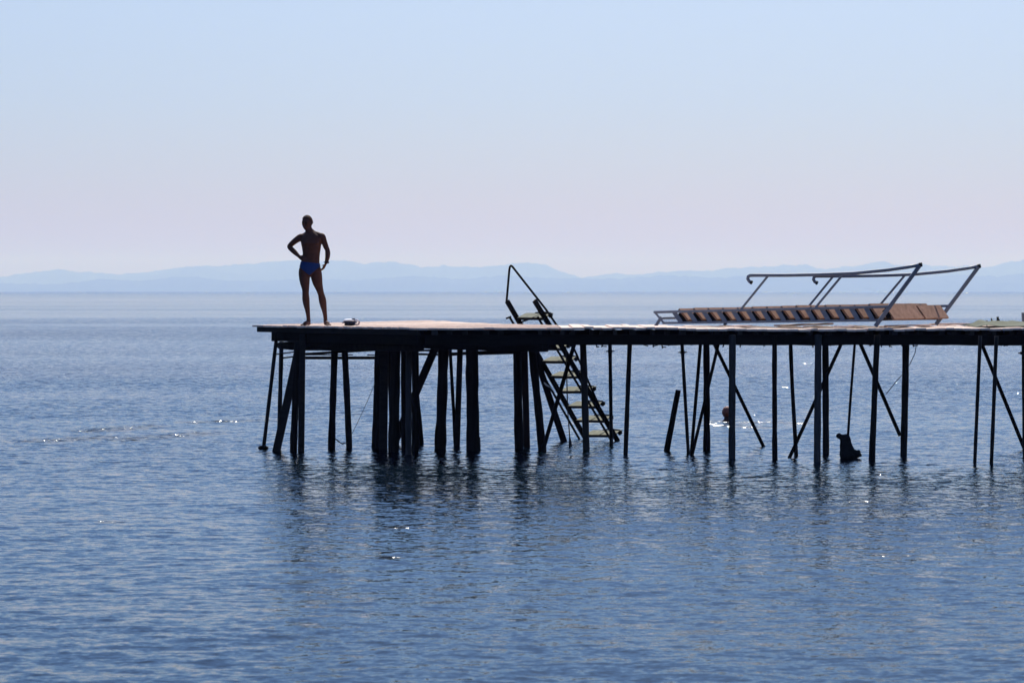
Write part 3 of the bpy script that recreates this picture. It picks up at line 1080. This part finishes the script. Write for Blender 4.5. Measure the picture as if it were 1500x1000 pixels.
def hand(mb, wrist, d, palm_n, thumb_side, curl, k=1.0):
    """palm plus four unequal fingers and a thumb; d = direction of the hand"""
    wrist, d = Vector(wrist), Vector(d).normalized()
    pn = Vector(palm_n)
    pn = (pn - d * pn.dot(d)).normalized()
    s = d.cross(pn).normalized()
    if s.dot(Vector(thumb_side)) < 0:
        s = -s
    pc = wrist + d * .05
    rings = []
    mbx = MB()
    mbx.tube([wrist - d * .01, wrist + d * .02, wrist + d * .06, wrist + d * .095], [.026, .034, .042, .038], 14)
    # flatten the palm
    for v in mbx.v:
        q = Vector(v) - wrist
        q = q - pn * q.dot(pn) * .58
        mb.v.append(tuple(wrist + q))
    o = len(mb.v) - len(mbx.v)
    mb.f += [tuple(i + o for i in f) for f in mbx.f]
    mb.m += mbx.m
    for i, (off, ln) in enumerate(((.030, .070), (.0105, .080), (-.0095, .075), (-.029, .058))):
        base_ = wrist + d * (.092 - .004 * abs(i - 1)) + s * off
        d1 = d + pn * curl * .5 + s * off * 2.0
        d2 = d + pn * curl * (1.5 + .15 * i) + s * off * 1.0
        finger(mb, base_, d1, d2, ln)
    tb = wrist + d * .03 + s * .028
    finger(mb, tb, d * .55 + s * .8 + pn * .2, d * .9 + s * .4 + pn * .45, .062, .010)


def remesh(mb, name, mats, voxel, parent, smooth_it=4):
    me = mb.mesh(name, mats)
    o = bpy.data.objects.new(name, me)
    COL.objects.link(o)
    r = o.modifiers.new('r', 'REMESH')
    r.mode = 'VOXEL'
    r.voxel_size = voxel
    sm_ = o.modifiers.new('s', 'SMOOTH')
    sm_.factor = .5
    sm_.iterations = smooth_it
    dg = bpy.context.evaluated_depsgraph_get()
    m2 = bpy.data.meshes.new_from_object(o.evaluated_get(dg))
    m2.name = name
    o.modifiers.clear()
    o.data = m2
    m2.polygons.foreach_set('use_smooth', [True] * len(m2.polygons))
    o.parent = parent
    return o


def garment(body, name, test, off, mats, parent, mat_fn=None):
    """a thin shell grown off the body's own surface where test() is true"""
    bm = bmesh.new()
    bm.from_mesh(body.data)
    bm.normal_update()
    kill = [f for f in bm.faces if not test(f.calc_center_median())]
    bmesh.ops.delete(bm, geom=kill, context='FACES')
    for _ in range(6):                          # even out the hem
        mv = {}
        for v in bm.verts:
            be = [e for e in v.link_edges if e.is_boundary]
            if len(be) == 2:
                mv[v] = (v.co * 2 + be[0].other_vert(v).co + be[1].other_vert(v).co) / 4
        for v, c in mv.items():
            v.co = c
    bm.normal_update()
    for v in bm.verts:
        v.co += v.normal * off
    me = bpy.data.meshes.new(name)
    for f in bm.faces:
        f.material_index = mat_fn(f.calc_center_median()) if mat_fn else 0
    bm.to_mesh(me)
    bm.free()
    me.materials.clear()
    for m_ in mats:
        me.materials.append(m_)
    o = bpy.data.objects.new(name, me)
    COL.objects.link(o)
    o.parent = parent
    s_ = o.modifiers.new('t', 'SOLIDIFY')
    s_.thickness = off * 1.6
    s_.offset = -1
    return o


YM = 40.3
man_x = (460 - 750) / F * YM
man = thing('person', 'tanned man in blue swim briefs standing on the deck, one hand on his hip', 'person', (man_x, YM, DZ + .004))
mb = MB()
mb.loft([((-.062, .0, .80), .07, .06), ((-.066, .0, .86), .165, .10), ((-.066, 0, .92), .170, .108), ((-.066, 0, .97), .166, .106), ((-.062, 0, 1.04), .152, .098), ((-.046, 0, 1.12), .138, .092),
         ((-.043, 0, 1.20), .144, .096), ((-.043, -.004, 1.28), .156, .105), ((-.046, -.005, 1.35), .168, .108), ((-.048, 0, 1.425), .178, .098), ((-.05, .006, 1.475), .155, .078), ((-.058, .012, 1.515), .10, .062), ((-.066, .014, 1.545), .06, .052)], 28)
for sg in (-.105, .015):                                   # chest
    mb.ball((sg, -.078, 1.345), (.072, .035, .052), 8)
for sg in (-.13, .01):
    mb.ball((sg, .05, .9), (.085, .075, .09), 8)
mb.tube([(-.06, .016, 1.46), (-.082, .006, 1.55), (-.10, -.004, 1.62)], [.068, .060, .058], 16)
mb.tube([(-.20, .01, 1.452), (-.14, .02, 1.485), (-.095, .02, 1.53), (-.085, .01, 1.57)], [.046, .046, .042, .03], 10)   # trapezius
mb.tube([(.11, .01, 1.472), (.05, .02, 1.492), (-.01, .02, 1.516), (-.055, .016, 1.57)], [.046, .046, .044, .032], 10)
fdir = Vector((-.55, -.83, 0))
HC = Vector((-.112, -.012, 1.675))
LH = head(mb, HC, fdir, 1.01)
# his left arm (right in the picture)
mb.limb([(.085, .01, 1.458), (.128, .008, 1.455), (.160, .008, 1.385), (.195, .01, 1.29), (.216, .01, 1.245), (.225, 0, 1.19), (.222, -.015, 1.12), (.205, -.035, 1.04), (.200, -.04, 1.012)],
        [0.055, 0.060, 0.051, 0.045, 0.040, 0.043, 0.039, 0.029, 0.025], 14)
hand(mb, (.200, -.04, 1.015), (-.50, -.10, -.86), (-.9, .25, .3), (-.3, -.9, .2), .45)
# his right arm (left in the picture), hand on the hip
mb.limb([(-.18, .01, 1.445), (-.222, .012, 1.443), (-.307, .02, 1.390), (-.378, .03, 1.330), (-.408, .03, 1.292), (-.372, .01, 1.252), (-.32, -.015, 1.205), (-.26, -.045, 1.15), (-.235, -.055, 1.125)],
        [0.055, 0.059, 0.050, 0.043, 0.037, 0.042, 0.041, 0.030, 0.026], 14)
hand(mb, (-.238, -.053, 1.128), (.80, -.30, -.42), (.1, .95, -.2), (.35, .3, .8), .35)
# legs
mb.limb([(-.150, .0, .93), (-.157, 0, .86), (-.156, -.004, .78), (-.150, -.006, .70), (-.141, -.008, .625), (-.137, -.012, .575), (-.138, -.002, .52), (-.134, .016, .43), (-.124, .018, .34), (-.108, .014, .25), (-.095, .012, .14), (-.090, .014, .06)],
        [0.096, 0.097, 0.090, 0.080, 0.065, 0.058, 0.055, 0.061, 0.053, 0.041, 0.033, 0.035], 16)
mb.limb([(.020, .0, .93), (.030, 0, .86), (.043, -.004, .79), (.060, -.008, .70), (.084, -.012, .62), (.103, -.016, .56), (.117, -.004, .51), (.137, .014, .42), (.152, .018, .33), (.170, .014, .24), (.185, .012, .13), (.188, .014, .06)],
        [0.096, 0.098, 0.094, 0.082, 0.066, 0.057, 0.053, 0.062, 0.055, 0.041, 0.033, 0.035], 16)


def foot(mb, heel, d):
    heel, d = Vector(heel), Vector((d[0], d[1], 0)).normalized()
    s = Vector((-d.y, d.x, 0))
    mb.tube([heel - d * .03 + Vector((0, 0, .032)), heel + Vector((0, 0, .036)), heel + d * .07 + Vector((0, 0, .045)), heel + d * .13 + Vector((0, 0, .032)), heel + d * .17 + Vector((0, 0, .022))],
            [.024, .034, .038, .036, .026], 12)
    for i, (o_, ln, r) in enumerate(((-.030, .062, .014), (-.010, .056, .0105), (.008, .05, .010), (.024, .043, .0095), (.037, .034, .009))):
        b0 = heel + d * .165 + s * o_
        mb.tube([b0 + Vector((0, 0, .02)), b0 + d * ln * .5 + Vector((0, 0, .016)), b0 + d * ln + Vector((0, 0, .011))], [r, r, r * .8], 8)


foot(mb, (-.088, .02, 0), (-.40, -1))
foot(mb, (.188, .02, 0), (.36, -1))
mb.v = [(v[0], v[1], max(v[2], .001)) for v in mb.v]
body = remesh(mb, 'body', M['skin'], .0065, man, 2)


def waist(x):
    return 1.052 - .13 * (x + .22)


garment(body, 'swim_briefs', lambda p: p.z < waist(p.x) and p.z > .822 + .84 * abs(p.x + .068) - .35 * max(0, p.y) and -.25 < p.x < .113 and not (p.x > .095 and p.y < -.06),
        .006, [M['trunks'], M['white']], man, lambda p: 1 if (p.y < .02 and (.073 < p.x < .081 or .088 < p.x < .096)) else 0)


def hair_test(p):
    q = p - HC
    fr = q.dot(fdir)
    return q.z > .052 + .42 * fr + (.0 if fr > .0 else .25 * fr) and q.length < .16


garment(body, 'hair', hair_test, .011, [M['hair']], man)
for sg in (-1, 1):
    MB().ball(LH(sg * .031, .078, .004), .011, 8).build('eye', M['eye'], man, smooth=True, origin=LH(sg * .031, .078, .004), local=True)
wp = [Vector((.2035, -.036, 1.032)) + Vector((.034 * math.cos(a), .034 * math.sin(a), -.004 * math.cos(a))) for a in [math.pi * 2 * k / 18 for k in range(19)]]
wt = MB().tube(wp, .0085, 8, flat=1.0).build('wristwatch', M['black'], None, smooth=True)
wt.parent = man
fc = MB().tube([(.236, -.05, 1.032), (.246, -.053, 1.032)], .017, 14).build('watch_face', M['black'], None)
fc.parent = wt

# swimmer
YSW = 49.6
sx_ = (1064.8 - 750) / F * YSW
sw = thing('person', 'swimmer with auburn hair, only head and shoulder tops above the water behind a pile', 'person', (sx_, YSW, 0))
mb = MB()
SC = Vector((0, 0, .155))
sf_ = Vector((.8, .45, 0)).normalized()
LS = head(mb, SC, sf_, .98)
mb.tube([(-.005, .02, -.08), (0, .008, .02), (.002, 0, .09)], [.07, .058, .054], 14)
mb.loft([((0, .04, -.62), .13, .09), ((0, .035, -.4), .14, .10), ((0, .03, -.2), .165, .105), ((0, .025, -.09), .185, .09), ((0, .02, -.03), .13, .07), ((0, .015, .02), .07, .06)], 22)
for sg in (-1, 1):
    mb.tube([(sg * .14, .03, -.06), (sg * .20, .02, -.08), (sg * .32, -.06, -.10), (sg * .42, -.12, -.09), (sg * .44, -.24, -.07), (sg * .42, -.36, -.06)], [.05, .056, .046, .04, .037, .026], 12)
    hand(mb, (sg * .42, -.36, -.06), (-sg * .15, -1, -.02), (0, 0, -1), (-sg, 0, 0), .25)
    mb.tube([(sg * .08, .05, -.6), (sg * .09, .12, -.85), (sg * .10, .30, -1.0), (sg * .1, .6, -1.05)], [.085, .075, .055, .035], 12)
sbody = remesh(mb, 'body', M['skin'], .009, sw, 3)
garment(sbody, 'hair', lambda p: (p - SC).z > -.045 + .55 * (p - SC).dot(sf_) and (p - SC).length < .16, .012, [M['redhair']], sw)
for sg in (-1, 1):
    MB().ball(LS(sg * .031, .078, .004), .011, 8).build('eye', M['eye'], sw, smooth=True, origin=LS(sg * .031, .078, .004), local=True)
